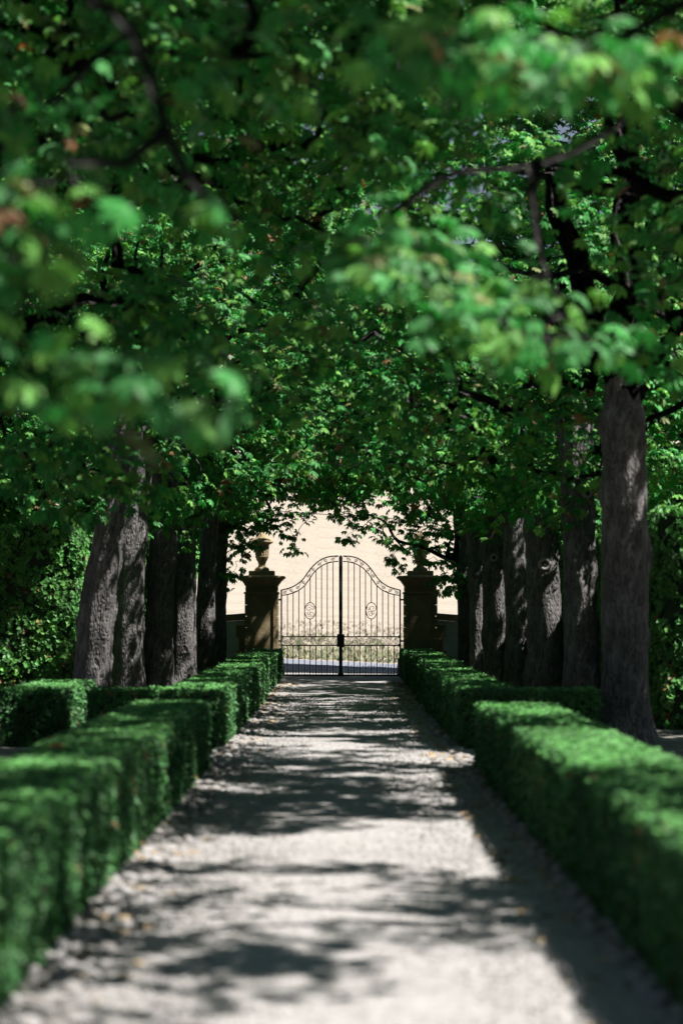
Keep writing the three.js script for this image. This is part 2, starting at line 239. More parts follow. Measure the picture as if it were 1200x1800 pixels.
// right row, seen trunks
[[1100, 32, 0.30, 4.3, [-0.05, 0.1], 'thick dark chestnut trunk rising at the right hedge corner, nearest in the right row', null, [[[1108, 690], [1062, 560], [1012, 430], [962, 280]].map(([a, b]) => E(a, b, 32).sub(V(X(1100, 32), 0, -32))), [[1098, 600], [1100, 480], [1095, 330], [1150, 150]].map(([a, b]) => E(a, b, 31.6).sub(V(X(1100, 32), 0, -32))), [0.5, 3.8, 0.4], [1.6, 2.4, -0.5], [-2.6, 1.9, -1.2]]],
 [1021, 38, 0.28, 4.5, [-0.1, 0], 'shaded chestnut trunk with sunlit blotches down its right edge, behind the thick dark one', [[3.0, 0.6, 0.07]]],
 [962, 43, 0.33, 4.4, [-0.2, 0.1], 'chestnut trunk with two round branch scars, third in the right row', [[2.2, 0.0, 0.085], [2.78, 0.05, 0.06]]],
 [910, 48, 0.24, 4.6, [-0.12, 0], 'narrow dark chestnut trunk between the scarred trunks of the right row'],
 [872, 52, 0.265, 4.7, [-0.1, 0], 'pale chestnut trunk with one small branch scar in the right row', [[2.45, -0.1, 0.06]]],
 [840, 57, 0.19, 4.6, [-0.1, 0], 'slender chestnut trunk, second from the right gate pillar'],
 [817, 61, 0.165, 4.0, [-0.12, 0.1], 'black chestnut trunk nearest the right gate pillar, branches reaching over it', null, [[E(800, 990, 61).sub(V(X(817, 61), 0, -61)), E(765, 968, 61.2).sub(V(X(817, 61), 0, -61)), E(715, 952, 61.5).sub(V(X(817, 61), 0, -61)), E(672, 915, 62).sub(V(X(817, 61), 0, -61)), E(625, 893, 62).sub(V(X(817, 61), 0, -61))], [-2.6, 1.7, -0.3], [-1.2, 3.2, 0.2], [0.6, 3.6, 0.3], [1.5, 2.2, -0.6]]]]
  .forEach(([px, d, r, fork, lean, label, scars, limbs], i) => tree({ seed: 200 + i, x: X(px, d), d, r, fork, lean, label, group: rowR, scars: scars ?? undefined, limbs, rust: 0.03, crown: crownFor(1, i === 6 ? 240 : i === 0 ? 200 : 270, i === 6 ? { c: [-1.2, 6.6, 0.2], r: [3.6, 3.6, 2.8] } : i === 0 ? { c: [-0.9, 7.4, -1.8], r: [4.4, 4.2, 2.2] } : { c: [-1.2, 6.5, 0], r: [4.5, 3.6, 3.2] }), thick: i ? 0.5 : 0.8, tip: i ? 0 : 0.13, few: 17, spread: 0.42, extra: i === 6 ? [[620, 920], [608, 945], [648, 925], [680, 945], [690, 985], [705, 960], [722, 925], [745, 920], [770, 955], [790, 985], [800, 1010], [785, 1035], [776, 1018], [740, 900], [762, 935], [700, 1000], [640, 905], [590, 905], [575, 890], [735, 945], [780, 930], [755, 900], [775, 905], [800, 940], [812, 965], [715, 905], [695, 915], [728, 965], [748, 985], [795, 1030], [810, 1005], [660, 905], [820, 990]].map(([a, b], k) => E(a, b, 60.4 + 0.15 * (k % 9))) : undefined }));
// near trees whose trunks stand outside the picture; upper crowns added overhead for shade
const boughs = (list, seed, spread, n) => { const r = rng(seed), out = []; for (const [a, b] of list) for (let i = 0; i < n; i++) { const t = r(); out.push(V(lerp(a[0], b[0], t) + (r() - 0.5) * spread, lerp(a[1], b[1], t) + (r() - 0.5) * spread * 0.7, -lerp(a[2], b[2], t) + (r() - 0.5) * spread)); } return out; };
const layer = (seed, [x0, w, y0, sx, sd, d0, l], n) => { const r = rng(seed), out = []; for (let i = 0; i < n; i++) { const u = r(), t = r(); out.push(V(x0 + w * u, y0 + sx * u + sd * (1 - t) + 0.1 * (r() - 0.5), -(d0 + l * t))); } return out; };
tree({ seed: 301, upper: { c: [2.6, 8.9, 0], r: [4.4, 2.6, 4.6], n: 560, gap: -0.35 }, x: -4.4, d: 27, r: 0.3, fork: 4.2, label: 'dark chestnut crown at the left edge above the low dark hedge block', group: over, rust: 0.02, few: 13, extra: [[60, 800], [110, 840], [150, 780], [190, 850], [225, 800], [250, 850], [130, 890], [30, 870], [200, 770], [270, 800], [90, 760], [240, 760], [170, 830]].map(([a, b], k) => E(a, b, 25.5 + 0.3 * (k % 7))), crown: crownFor(-1, 250) });
tree({ seed: 302, upper: { c: [2.6, 8.9, 0], r: [4.4, 2.6, 4.6], n: 560, gap: -0.35 }, x: -4.4, d: 20, r: 0.3, fork: 4.2, label: 'deeply shaded chestnut crown filling the upper left', group: over, rust: 0.025, crown: crownFor(-1, 240) });
tree({ seed: 303, upper: { c: [2.6, 8.9, 0], r: [4.4, 2.6, 4.6], n: 560, gap: -0.35 }, x: -4.3, d: 12, r: 0.3, fork: 4.0, label: 'chestnut with blurred boughs hanging low on the left of the path', group: over, rust: 0.03, thick: 0.12, few: 7, limbs: [[V(1.9, 4.9, 1.2), V(3.3, 4.2, 2.2), V(3.9, 3.2, 2.6)], [2.2, 2.6, -0.6], [-1.5, 3.2, 0.5], [0.3, 4, -1], [1.4, 1.8, 2.6]], crown: crownFor(-1, 190, { gap: -0.25, leaves: 11 }), extra: boughs([[[-1.2, 3.1, 9.6], [-0.42, 2.5, 9.4]], [[-1.3, 2.75, 10], [-0.55, 2.35, 9.8]], [[-1.5, 3.5, 10], [-0.75, 3.2, 9.5]]], 7, 0.5, 4) });
tree({ seed: 311, upper: { c: [-0.7, 9.3, 0], r: [2.3, 1.5, 4], n: 230, gap: -0.22, leaves: 11 }, x: 4.4, d: 25.5, r: 0.3, fork: 4.2, label: 'chestnut crown at the upper right in front of the thick dark trunk', group: over, rust: 0.03, crown: crownFor(1, 60, { c: [1.6, 9, 0.5], r: [3.4, 3, 3] }) });
tree({ seed: 312, upper: { c: [-0.7, 9.3, 0], r: [2.3, 1.5, 4], n: 250, gap: -0.22, leaves: 11 }, x: 4.5, d: 20, r: 0.28, fork: 4.2, label: 'chestnut crown with dark boughs across the upper middle', group: over, rust: 0.03, crown: crownFor(1, 260, { c: [-0.6, 7.4, -1], r: [3.8, 3.8, 2.6], gap: -0.2, leaves: 13 }) });
tree({ seed: 313, upper: { c: [-0.7, 9.3, 0], r: [2.3, 1.5, 4], n: 190, gap: -0.22, leaves: 11 }, x: 4.3, d: 12.5, r: 0.28, fork: 4.2, label: 'chestnut with bright sunlit boughs hanging over the right of the path', group: over, rust: 0.03, thick: 0.1, limbs: [[V(-1.6, 5.0, -0.6), V(-3.0, 4.4, -1.2), V(-4.0, 4.0, -1.4)], [V(-1.4, 5.2, 0.6), V(-2.6, 4.7, 0.9), V(-3.6, 4.45, 1.2)], [1.5, 3, 0.5], [0.4, 4, 1], [-0.6, 3.2, -0.4]], crown: { c: [0.9, 7.6, 0.6], r: [2.6, 3, 2.6], n: 120, gap: -0.25, leaves: 10 }, extra: [...layer(13, [0.1, 1.4, 4.2, -0.75, -0.6, 12.6, 2.0], 34), ...layer(17, [0.25, 1.35, 4.55, -0.15, -0.4, 10.2, 1.4], 20)] });

tree({ seed: 314, x: 4.6, d: 6, r: 0.28, fork: 4.2, label: 'sparse chestnut crown added out of view on the right to dapple the near path', group: over, rust: 0.03, crown: { c: [-0.6, 7.8, -0.6], r: [3.2, 2.6, 3.6], n: 150, gap: -0.25, leaves: 9 } });  // unseen tree, added for its leaf shadows on the gravel

// trees standing farther out, behind the tall hedges
[[-9.5, 30, 11], [-10, 40, 12], [-9, 50, 13], [-10.5, 60, 13], [-11, 71, 13], [-8.2, 70, 17], [-5.9, 68.2, 8, 1.7], [-4.6, 69, 5, 1], [9.5, 30, 9.5], [10.5, 40, 6.2], [9.8, 50, 6.5], [10.5, 60, 13], [11.5, 72, 13], [8, 70, 17], [5.9, 68.2, 8, 1.7], [4.7, 69, 11, 1.5]].forEach(([x, d, h, rx = 3.8], k) =>
  tree({ seed: 400 + k, name: 'background_tree', x, d, r: rx < 3 ? 0.12 : 0.25, fork: rx < 3 ? 1.6 : 2.6, limbs: rx < 3 ? [[0.5, 1.8, 0.3], [-0.5, 2.2, -0.3], [0.1, 3, 0.2]] : undefined, label: rx < 3 ? (x < 0 ? (rx > 1.5 ? 'leafy tree beyond the wall behind the last left trunks' : 'small leafy tree beyond the wall, closest behind the left urn') : (rx > 1.5 ? 'leafy tree beyond the wall behind the last right trunks' : 'small leafy tree beyond the wall, closest behind the right urn')) : h > 15 ? (x < 0 ? 'tallest leafy tree behind the left row, beyond the boundary wall' : 'tallest leafy tree behind the right row, beyond the boundary wall') : x < 0 ? 'dark leafy tree standing behind the left row and its tall hedge' : 'dark leafy tree standing behind the right row and its tall hedge', group: rx < 3 || h > 15 ? 'trees beyond the wall' : x < 0 ? 'trees behind the left row' : 'trees behind the right row', rust: 0.02, crown: { c: [0, h * 0.72, 0], r: [rx, h * 0.62, Math.min(4.8, rx * 1.2)], n: rx < 3 ? 150 * rx : h > 15 ? 1200 : Math.max(260, 330 + (h - 8) * 30), size: 1.3, leaves: 14, gap: -0.3 } }));

// ------------------------------------------------------------------ clipped hedges
function sprig(seed, n, size, spread, lift = 0.35, more = 0.6) {
  const r = rng(seed), p = [], idx = [];
  for (let k = 0; k < n; k++) {
    const az = r() * 6.283, o = V(Math.cos(az) * spread * r(), spread * 0.5 * (r() - 0.2), Math.sin(az) * spread * r()), b2 = r() * 6.283, a = V(Math.cos(b2), lift + more * r(), Math.sin(b2)).normalize(), w = V(0, 1, 0).add(V(r() - 0.5, 0, r() - 0.5)).cross(a).normalize(), L = size * (0.7 + 0.6 * r()), nn = a.clone().cross(w), b0 = p.length / 3;
    for (const [s, t, h] of [[0, 0, 0], [-0.3, 0.5, 0.06], [0.3, 0.5, 0.06], [0, 1, -0.08]]) { const q = o.clone().addScaledVector(w, s * L).addScaledVector(a, t * L).addScaledVector(nn, h * L); p.push(q.x, q.y, q.z); }
    idx.push(b0, b0 + 1, b0 + 3, b0, b0 + 3, b0 + 2);
  }
  const g = new THREE.BufferGeometry(); g.setAttribute('position', new THREE.Float32BufferAttribute(p, 3)); g.setIndex(idx); g.computeVertexNormals(); return g;
}
const SPRIG = sprig(3, 10, 0.034, 0.05), SPRIG_TOP = sprig(4, 10, 0.036, 0.055, 0.05, 0.3), IVY = sprig(8, 5, 0.085, 0.11);
// boxes: [x0, x1, d0, d1, height] of one hedge; density of sprigs per square metre by face
function hedge(name, label, category, boxes, o) {
  const r = rng(o.seed), root = thing(name, label, category, [(boxes[0][0] + boxes[0][1]) / 2, 0, -boxes[0][2]], o.group), org = root.position, cores = [], sides = [[], []], tops = [[], []], rough = o.rough ?? 0.016, s = o.scale ?? 1;
  const bulge = (x, y, z) => V(noise(x * 1.1, y * 1.7, z * 1.1) + 0.5 * noise(x * 3, y * 3, z * 3), noise(x * 0.8 + 40, y, z * 0.8) * 0.8 + 0.5 * noise(x * 3.1, 7, z * 3.1), noise(x * 1.1, y * 1.7 + 30, z * 1.1)).multiplyScalar(rough);
  for (const [x0, x1, d0, d1, h] of boxes) {
    const w = x1 - x0, l = d1 - d0, inset = 0.03 * s, g = new THREE.BoxGeometry(w - 2 * inset, h - inset, l - 2 * inset, Math.ceil(w / 0.2), Math.ceil(h / 0.2), Math.ceil(l / 0.2)), p = g.attributes.position;
    for (let i = 0; i < p.count; i++) { const q = V(p.getX(i) + (x0 + x1) / 2, p.getY(i) + (h - inset) / 2, p.getZ(i) - (d0 + d1) / 2); q.add(bulge(q.x, q.y, q.z)); if (q.y < 0.05) q.y = -0.02; p.setXYZ(i, q.x - org.x, q.y, q.z - org.z); }
    g.computeVertexNormals(); cores.push(g);
    const faces = [[V(0, 1, 0), w, l, 1], [V(-1, 0, 0), h, l, x0 > 0 ? 1 : 0.5], [V(1, 0, 0), h, l, x0 > 0 ? 0.5 : 1], [V(0, 0, 1), w, h, 1], [V(0, 0, -1), w, h, 0.25]];
    for (const [n, a, b, f] of faces) for (let i = 0, m = a * b * f * o.density; i < m; i++) {
      const u = r(), v = r(); let q = n.y ? V(lerp(x0, x1, u), h, -lerp(d0, d1, v)) : n.x ? V(n.x < 0 ? x0 : x1, h * u, -lerp(d0, d1, v)) : V(lerp(x0, x1, u), h * v, n.z > 0 ? -d0 : -d1);
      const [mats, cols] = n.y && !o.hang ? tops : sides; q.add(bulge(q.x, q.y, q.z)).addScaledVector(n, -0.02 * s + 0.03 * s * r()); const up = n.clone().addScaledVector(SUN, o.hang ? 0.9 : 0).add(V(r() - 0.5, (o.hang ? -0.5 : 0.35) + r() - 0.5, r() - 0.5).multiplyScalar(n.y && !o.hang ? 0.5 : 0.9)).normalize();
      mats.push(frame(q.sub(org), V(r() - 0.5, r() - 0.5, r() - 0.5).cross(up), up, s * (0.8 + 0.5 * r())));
      const k = (0.6 + 0.65 * r()) * (1 + 0.4 * noise(q.x * 1.5, q.y * 2, q.z * 1.5)), y = r(); cols.push(n.y && !o.hang ? rgb(0.09 * k, 0.285 * k, 0.064 * k) : y < (o.rust ?? 0.012) ? rgb(0.25 * k, 0.16 * k, 0.05 * k) : y < 0.3 ? rgb(o.color[0] * 1.5 * k, o.color[1] * 1.2 * k, o.color[2] * k) : rgb(...o.color).multiplyScalar(k));  // box tops coloured lighter than sides, imitating sunlit tops and shaded faces
    }
  }
  part('branches', cores, M.hedge_core, root);
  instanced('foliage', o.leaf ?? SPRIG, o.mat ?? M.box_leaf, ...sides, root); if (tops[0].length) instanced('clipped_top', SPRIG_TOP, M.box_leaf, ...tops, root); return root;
}
const box = { color: [0.03, 0.135, 0.03], density: 620 };  // side green darkened to stand in for shade on the faces
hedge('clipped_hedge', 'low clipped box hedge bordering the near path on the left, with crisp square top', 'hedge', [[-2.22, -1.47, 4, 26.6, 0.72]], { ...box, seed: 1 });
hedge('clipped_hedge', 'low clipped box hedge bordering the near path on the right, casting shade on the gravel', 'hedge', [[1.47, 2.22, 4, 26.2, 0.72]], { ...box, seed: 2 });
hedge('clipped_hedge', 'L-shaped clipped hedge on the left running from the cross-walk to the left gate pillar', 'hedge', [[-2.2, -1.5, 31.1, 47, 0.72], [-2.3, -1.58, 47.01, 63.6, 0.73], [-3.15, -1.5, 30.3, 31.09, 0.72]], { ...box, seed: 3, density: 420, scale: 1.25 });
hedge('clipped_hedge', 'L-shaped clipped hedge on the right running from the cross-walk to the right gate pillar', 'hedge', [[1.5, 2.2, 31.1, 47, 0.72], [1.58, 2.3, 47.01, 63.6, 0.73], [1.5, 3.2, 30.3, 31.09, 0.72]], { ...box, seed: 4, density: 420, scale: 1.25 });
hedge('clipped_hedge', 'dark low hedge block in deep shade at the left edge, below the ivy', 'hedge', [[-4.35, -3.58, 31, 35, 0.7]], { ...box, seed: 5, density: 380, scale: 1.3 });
const tall = { color: [0.075, 0.27, 0.05], density: 150, leaf: IVY, mat: M.ivy, rough: 0.22, hang: true, scale: 1.15, rust: 0.03 };
hedge('ivy_hedge', 'tall ivy-covered hedge behind the left row of trunks, bright where sun falls through', 'hedge', [[-6.4, -4.75, 43, 64, 3.2]], { ...tall, seed: 6 });
hedge('ivy_hedge', 'tall ivy-covered hedge at the right edge behind the dark trunks', 'hedge', [[4.75, 6.4, 35.5, 64, 3.1]], { ...tall, seed: 7 });

// ------------------------------------------------------------------ gate pillars, urns, walls
const GZ = -64.4, GX = -0.02, S = 1 / 66;             // the gate's distance; metres per photograph pixel there
const boxAt = (w, h, d, x, y, z) => { const g = new THREE.BoxGeometry(w, h, d); g.translate(x, y, z); const p = g.attributes.position, n = g.attributes.normal, uv = g.attributes.uv; for (let i = 0; i < p.count; i++) uv.setXY(i, Math.abs(n.getX(i)) > 0.5 ? p.getZ(i) : p.getX(i), Math.abs(n.getY(i)) > 0.5 ? p.getZ(i) : p.getY(i)); return g; };
function bevelBlock(w, h, d, b = 0.012) { const s = new THREE.Shape(); s.moveTo(-w / 2 + b, -h / 2 + b); s.lineTo(w / 2 - b, -h / 2 + b); s.lineTo(w / 2 - b, h / 2 - b); s.lineTo(-w / 2 + b, h / 2 - b); s.closePath(); const g = new THREE.ExtrudeGeometry(s, { depth: d - 2 * b, bevelThickness: b, bevelSize: b, bevelSegments: 1 }); g.translate(0, 0, -d / 2 + b); return g; }
function squareLathe(profile) {                       // a square moulding: [half width, y] from bottom to top
  const p = [], uv = [], idx = []; const C = [[-1, 1], [1, 1], [1, -1], [-1, -1]];
  for (let k = 0; k + 1 < profile.length; k++) for (let s = 0; s < 4; s++) { const [a, b] = [C[s], C[(s + 1) % 4]], [w0, y0] = profile[k], [w1, y1] = profile[k + 1], q = p.length / 3; p.push(a[0] * w0, y0, a[1] * w0, b[0] * w0, y0, b[1] * w0, b[0] * w1, y1, b[1] * w1, a[0] * w1, y1, a[1] * w1); uv.push(-w0, y0, w0, y0 + 0.01, w1, y1 + Math.abs(w1 - w0), -w1, y1 + Math.abs(w1 - w0)); idx.push(q, q + 1, q + 2, q, q + 2, q + 3); }
  const g = new THREE.BufferGeometry(); g.setAttribute('position', new THREE.Float32BufferAttribute(p, 3)); g.setAttribute('uv', new THREE.Float32BufferAttribute(uv, 2)); g.setIndex(idx); const h = g.toNonIndexed(); h.computeVertexNormals(); return h;
}
function pillar(x, label) {
  const t = thing('gate_pillar', label, 'pillar', [x, 0, GZ - 0.1], 'stone pillars either side of the gate');
  part('base', squareLathe([[0.5, -0.1], [0.5, 0.32], [0.47, 0.36], [0.47, 0.4], [0.42, 0.42]]), M.stone, t);
  part('shaft', squareLathe([[0.385, 0.42], [0.385, 2.21]]), M.stone, t);
  const hs = [0.3, 0.3, 0.3, 0.3, 0.3, 0.285]; let y = 0.42;
  hs.forEach((h, i) => { for (const s of [-1, 1]) for (const q of [-1, 1]) { const b = part('stone', bevelBlock(0.13, h - 0.01, 0.13, 0.008), M.stone, t); b.position.set(s * 0.375, y + h / 2, q * 0.375); } y += h; });
  part('panel', bevelBlock(0.6, 1.56, 0.03, 0.01).translate(0, 1.24, 0.395), M.stone, t);
  part('astragal', squareLathe([[0.43, 2.2], [0.46, 2.215], [0.47, 2.235], [0.46, 2.255], [0.425, 2.27]]), M.stone, t);
  part('frieze', squareLathe([[0.405, 2.27], [0.405, 2.42]]), M.stone, t);
  const fl = []; for (let i = -7; i <= 7; i++) for (const f of [0, 1, 2, 3]) { const g = new THREE.CylinderGeometry(0.02, 0.02, 0.13, 8).translate(i * 0.052, 2.345, 0.407); g.rotateY(f * Math.PI / 2); fl.push(g); }
  part('fluting', fl, M.stone, t, 'stuff');
  part('cornice', squareLathe([[0.43, 2.42], [0.45, 2.44], [0.45, 2.465], [0.485, 2.5], [0.5, 2.53], [0.57, 2.6], [0.59, 2.61], [0.6, 2.625]]), M.stone, t);
  part('cap', squareLathe([[0.61, 2.625], [0.625, 2.635], [0.625, 2.67], [0.6, 2.68], [0.36, 2.7], [0, 2.7]]), M.stone, t);
  part('plinth', squareLathe([[0.34, 2.69], [0.34, 2.81], [0.325, 2.825], [0, 2.825]]), M.stone, t);
  return t;
}
function urn(x, label) {
  const t = thing('stone_urn', label, 'urn', [x, 2.825, GZ - 0.1], 'stone urns on the gate pillars');
  const lathe = (pr) => { const g = new THREE.LatheGeometry(pr.map(([r, y]) => new THREE.Vector2(r, y)), 28); return g; };
  part('foot', squareLathe([[0.19, 0], [0.19, 0.05], [0.17, 0.07], [0, 0.07]]), M.stone, t);
  part('stem', lathe([[0.175, 0.07], [0.165, 0.085], [0.12, 0.1], [0.095, 0.14], [0.09, 0.18], [0.11, 0.2], [0.1, 0.215], [0.12, 0.24]]), M.stone, t);
  part('bowl', lathe([[0.11, 0.235], [0.15, 0.3], [0.17, 0.36], [0.178, 0.37], [0.178, 0.39], [0.17, 0.4], [0.175, 0.55], [0.19, 0.68], [0.2, 0.7], [0.24, 0.72], [0.28, 0.745]]), M.stone, t);
  const fl = []; for (let i = 0; i < 18; i++) { const a = i / 18 * 6.283; fl.push(new THREE.CapsuleGeometry(0.017, 0.22, 3, 7).rotateX(0.035).translate(0, 0.54, 0.172).rotateY(a)); }
  part('fluting', fl, M.stone, t, 'stuff');
  part('rim', lathe([[0.27, 0.735], [0.3, 0.755], [0.3, 0.79], [0.27, 0.81]]), M.stone, t);
  const lid = part('lid', lathe([[0.275, 0.805], [0.24, 0.84], [0.18, 0.88], [0.15, 0.94], [0.11, 0.99], [0.07, 1.02], [0.05, 1.03]]), M.stone, t);
  part('finial', lathe([[0.045, 1.025], [0.06, 1.045], [0.05, 1.065], [0, 1.075]]), M.stone, lid);
}
const PL = (460.3 - 600) * S, PR = (738.3 - 600) * S;
pillar(PL, 'brown stone gate pillar with moulded cap, left of the iron gate'); pillar(PR, 'brown stone gate pillar half hidden by branches, right of the iron gate');
urn(PL, 'lidded stone urn standing clear on the left gate pillar'); urn(PR, 'stone urn behind leaves and a bough on the right gate pillar');
function wall(x, s, label) {
  const t = thing('boundary_wall', label, 'wall', [x, 0, GZ - 0.1], 'plastered walls beside the gate pillars'), L = 14;
  const shp = (y0, yT, drop, d) => { const q = new THREE.Shape(); q.moveTo(0, y0); q.lineTo(0, yT); q.quadraticCurveTo(s * 0.8, yT - drop * 0.75, s * 2.2, yT - drop); q.lineTo(s * L, yT - drop); q.lineTo(s * L, y0 - (y0 > 0.5 ? drop : 0)); if (y0 > 0.5) { q.lineTo(s * 2.2, y0 - drop); q.quadraticCurveTo(s * 0.8, y0 - drop * 0.75, 0, y0); } q.closePath(); const g = new THREE.ExtrudeGeometry(q, { depth: d, bevelEnabled: false, curveSegments: 8 }); g.translate(0, 0, -d / 2); return g; };
  part('wall_panel', shp(-0.1, 1.515, 0.1, 0.3), M.plaster, t); part('coping', shp(1.516, 1.7, 0.1, 0.4), M.stone, t);
  [[0.16, 0.34], [0.24, 0.34], [0.16, 0.34], [0.24, 0.33]].forEach(([w, h], i) => { const b = part('stone', bevelBlock(w, h, 0.34), M.stone, t); b.position.set(s * (w / 2 + 0.003), 0.02 + 0.345 * i + h / 2, 0); });
}
wall(PL - 0.44, -1, 'plastered boundary wall with brown coping, left of the left gate pillar'); wall(PR + 0.44, 1, 'plastered boundary wall flecked with sunlight, right of the right gate pillar');
for (const s of [-1, 1]) { const t = part('guard_stone', new THREE.CylinderGeometry(0.05, 0.13, 0.52, 10, 3).rotateZ(s * 0.12), M.cobble[0], scene); t.position.set(s * 1.6 + GX, 0.24, GZ - 0.55); tag(t, s < 0 ? 'pale stone wheel guard at the foot of the left gate pillar' : 'pale stone wheel guard at the foot of the right gate pillar', 'guard stone'); }

// ------------------------------------------------------------------ the wrought-iron gate, one thing per leaf
{
  const gx = (u) => (u - 592) * 0.2 * S, gy = (v) => (1147 - v) * 0.2 * S + 0.03;
  const curve = (l) => new THREE.CatmullRomCurve3(l.map(([u, v]) => V(gx(u), gy(v), 0)));
  const top = curve([[72, 394], [120, 382], [170, 365], [220, 335], [262, 297], [300, 245], [340, 192], [390, 146], [440, 116], [500, 99], [572, 94]]);
  const low = curve([[72, 440], [125, 433], [175, 418], [225, 395], [272, 357], [310, 308], [345, 255], [385, 211], [430, 178], [480, 156], [530, 145], [572, 142]]);
  const yOn = (c, x) => { let b = 0, e = 1; for (let i = 0; i < 30; i++) { const m = (b + e) / 2; if (c.getPoint(m).x < x) b = m; else e = m; } return c.getPoint(b).y; };
  const tube = (pts, r, n = 6) => new Tubes().add(pts, pts.map(() => r), n).geo();
  const spiral = (cx, cy, r, a0, turns, dir) => { const out = []; for (let i = 0; i <= 26; i++) { const t = i / 26, a = a0 + dir * t * turns * 6.283, q = r * (1 - 0.8 * t); out.push(V(cx + Math.cos(a) * q, cy + Math.sin(a) * q, 0)); } return out; };
  const rod = 0.0068;
  for (const s of [1, -1]) {                          // s = 1: left leaf as drawn; -1: mirrored
    const t = thing('gate_leaf', s > 0 ? 'left leaf of the black wrought-iron gate, hung on the left pillar' : 'right leaf of the black wrought-iron gate, hung on the right pillar', 'gate', [GX, 0, GZ], 'leaves of the wrought-iron gate');
    const fix = (pts) => pts.map((p) => V(p.x * s, p.y, p.z));
    const add = (name, g, parent = t) => part(name, g, M.iron, parent);
    add('hinge_stile', boxAt(0.042, gy(390) - 0.02, 0.042, s * gx(72), (gy(390) + 0.02) / 2, 0));
    add('meeting_stile', boxAt(0.045, gy(96) - 0.02, 0.05, s * -0.0245, (gy(96) + 0.02) / 2, 0));
    add('top_rail', tube(fix(top.getPoints(50)), 0.016)); add('top_rail', tube(fix(low.getPoints(50)), 0.014));
    for (const [v, r] of [[803, 0.034], [878, 0.034], [1140, 0.05]]) add(v > 1000 ? 'bottom_rail' : 'lock_rail', boxAt(-gx(76) - 0.05, r, 0.036, s * (gx(76) - 0.05) / 2, gy(v), 0));
    const xs = [125, 175, 225, 275, 324, 375, 424, 474, 525];
    xs.forEach((u, i) => {
      const x = gx(u) * s, yT = yOn(low, gx(u)), y1 = gy(803) + 0.017, bar = (a, b) => boxAt(0.023, b - a, 0.023, x, (a + b) / 2, 0);
      if (i === 4) { add('bar', bar(y1, gy(648))); add('bar', bar(gy(502), yT)); } else add('bar', bar(y1, yT));
      add('bar', bar(gy(1140) + 0.025, gy(878) - 0.017));
    });
    for (let i = 0; i < 10; i++) { const u = [99, ...xs.map((q, k) => (q + (xs[k + 1] ?? 572)) / 2)][i], x = gx(u) * s, pts = []; for (let k = 0; k <= 12; k++) { const q = k / 12; pts.push(V(x + Math.sin(q * 9.4) * 0.012 * q * s, lerp(gy(1140), gy(1062), q), 0)); } pts.push(V(x - 0.025 * s, gy(1050), 0)); add('dog_bar', tube(pts, 0.0075, 5)); }
    // medallion
    const cx = gx(324) * s, cy = gy(575), oval = []; for (let i = 0; i <= 40; i++) { const a = i / 40 * 6.283; oval.push(V(cx + Math.cos(a) * 0.145, cy + Math.sin(a) * 0.218, 0)); }
    const med = add('medallion', tube(oval, 0.011)); add('scroll', [tube(spiral(cx - 0.03 * s, cy + 0.07, 0.1, 0.3, 1.3, s), rod), tube(spiral(cx + 0.03 * s, cy - 0.09, 0.085, 3.6, 1.3, s), rod), tube(spiral(cx - 0.05 * s, cy - 0.06, 0.06, 1.2, 1, -s), rod), tube(spiral(cx + 0.07 * s, cy + 0.06, 0.05, 2, 1, -s), rod)], med);
    // scrolls between the two top curves
    for (let i = 0; i < 9; i++) { const q = (i + 0.55) / 9.3, a = top.getPoint(q), b = low.getPoint(q), c = a.clone().lerp(b, i % 2 ? 0.42 : 0.58), n = top.getPoint(Math.min(1, q + 0.065)).lerp(low.getPoint(Math.min(1, q + 0.065)), i % 2 ? 0.9 : 0.1), tail = spline([V(c.x - 0.05, c.y + (i % 2 ? 0.03 : -0.03), 0), V(c.x + 0.04, c.y + (i % 2 ? -0.055 : 0.055), 0), n], 10); add('scroll', [tube(fix(spiral(c.x, c.y, 0.05, i % 2 ? 2.6 : 3.6, 1.4, i % 2 ? 1 : -1)), rod, 5), tube(fix(tail), rod, 5)]); }
    // running scrolls in the lock band
    for (let i = 0; i < 8; i++) { const u = 110 + i * 59, c = V(gx(u), (gy(803) + gy(878)) / 2 + (i % 2 ? 0.012 : -0.012), 0), up = i % 2 ? 1 : -1; add('scroll', [tube(fix(spiral(c.x, c.y, 0.078, up > 0 ? -1.2 : 1.2, 1.5, up)), rod, 5), tube(fix(spline([V(c.x - 0.07, c.y - up * 0.08, 0), V(c.x + 0.02, c.y - up * 0.085, 0), V(c.x + 0.1, c.y + up * 0.02, 0), V(c.x + 0.17, c.y + up * 0.085, 0)], 10)), rod, 5)]); }
    for (const [v, u] of [[803, 80], [878, 80], [803, 566], [878, 566]]) add('corner_knee', new THREE.CylinderGeometry(0.035, 0.035, 0.03, 12).rotateX(Math.PI / 2).translate(gx(u) * s, gy(v), 0.004));
    for (const v of [478, 840]) add('hinge', boxAt(0.11, 0.045, 0.03, s * (gx(72) - 0.055), gy(v), 0.002));
    if (s > 0) { add('cover_bar', boxAt(0.04, gy(94), 0.03, 0, gy(94) / 2 + 0.02, 0.036)); const lock = add('lock_case', bevelBlock(0.2, 0.34, 0.09, 0.02).translate(0, gy(836), 0.06)); add('keyhole_plate', new THREE.CylinderGeometry(0.03, 0.03, 0.012, 14).rotateX(Math.PI / 2).translate(0.03, gy(840), 0.108), lock); add('foot_block', bevelBlock(0.16, 0.1, 0.08, 0.02).translate(0, 0.07, 0.05)); }
  }
}
// ------------------------------------------------------------------ wire over the hill
tag(part('overhead_wire', new Tubes().add(spline([V(-45, 10.4, -108), V(0, 6.05, -108), V(45, 4.6, -108)], 40), Array(41).fill(0.018), 5).geo(), M.wire, scene), 'thin overhead wire crossing in front of the pale hill above the gate', 'wire');

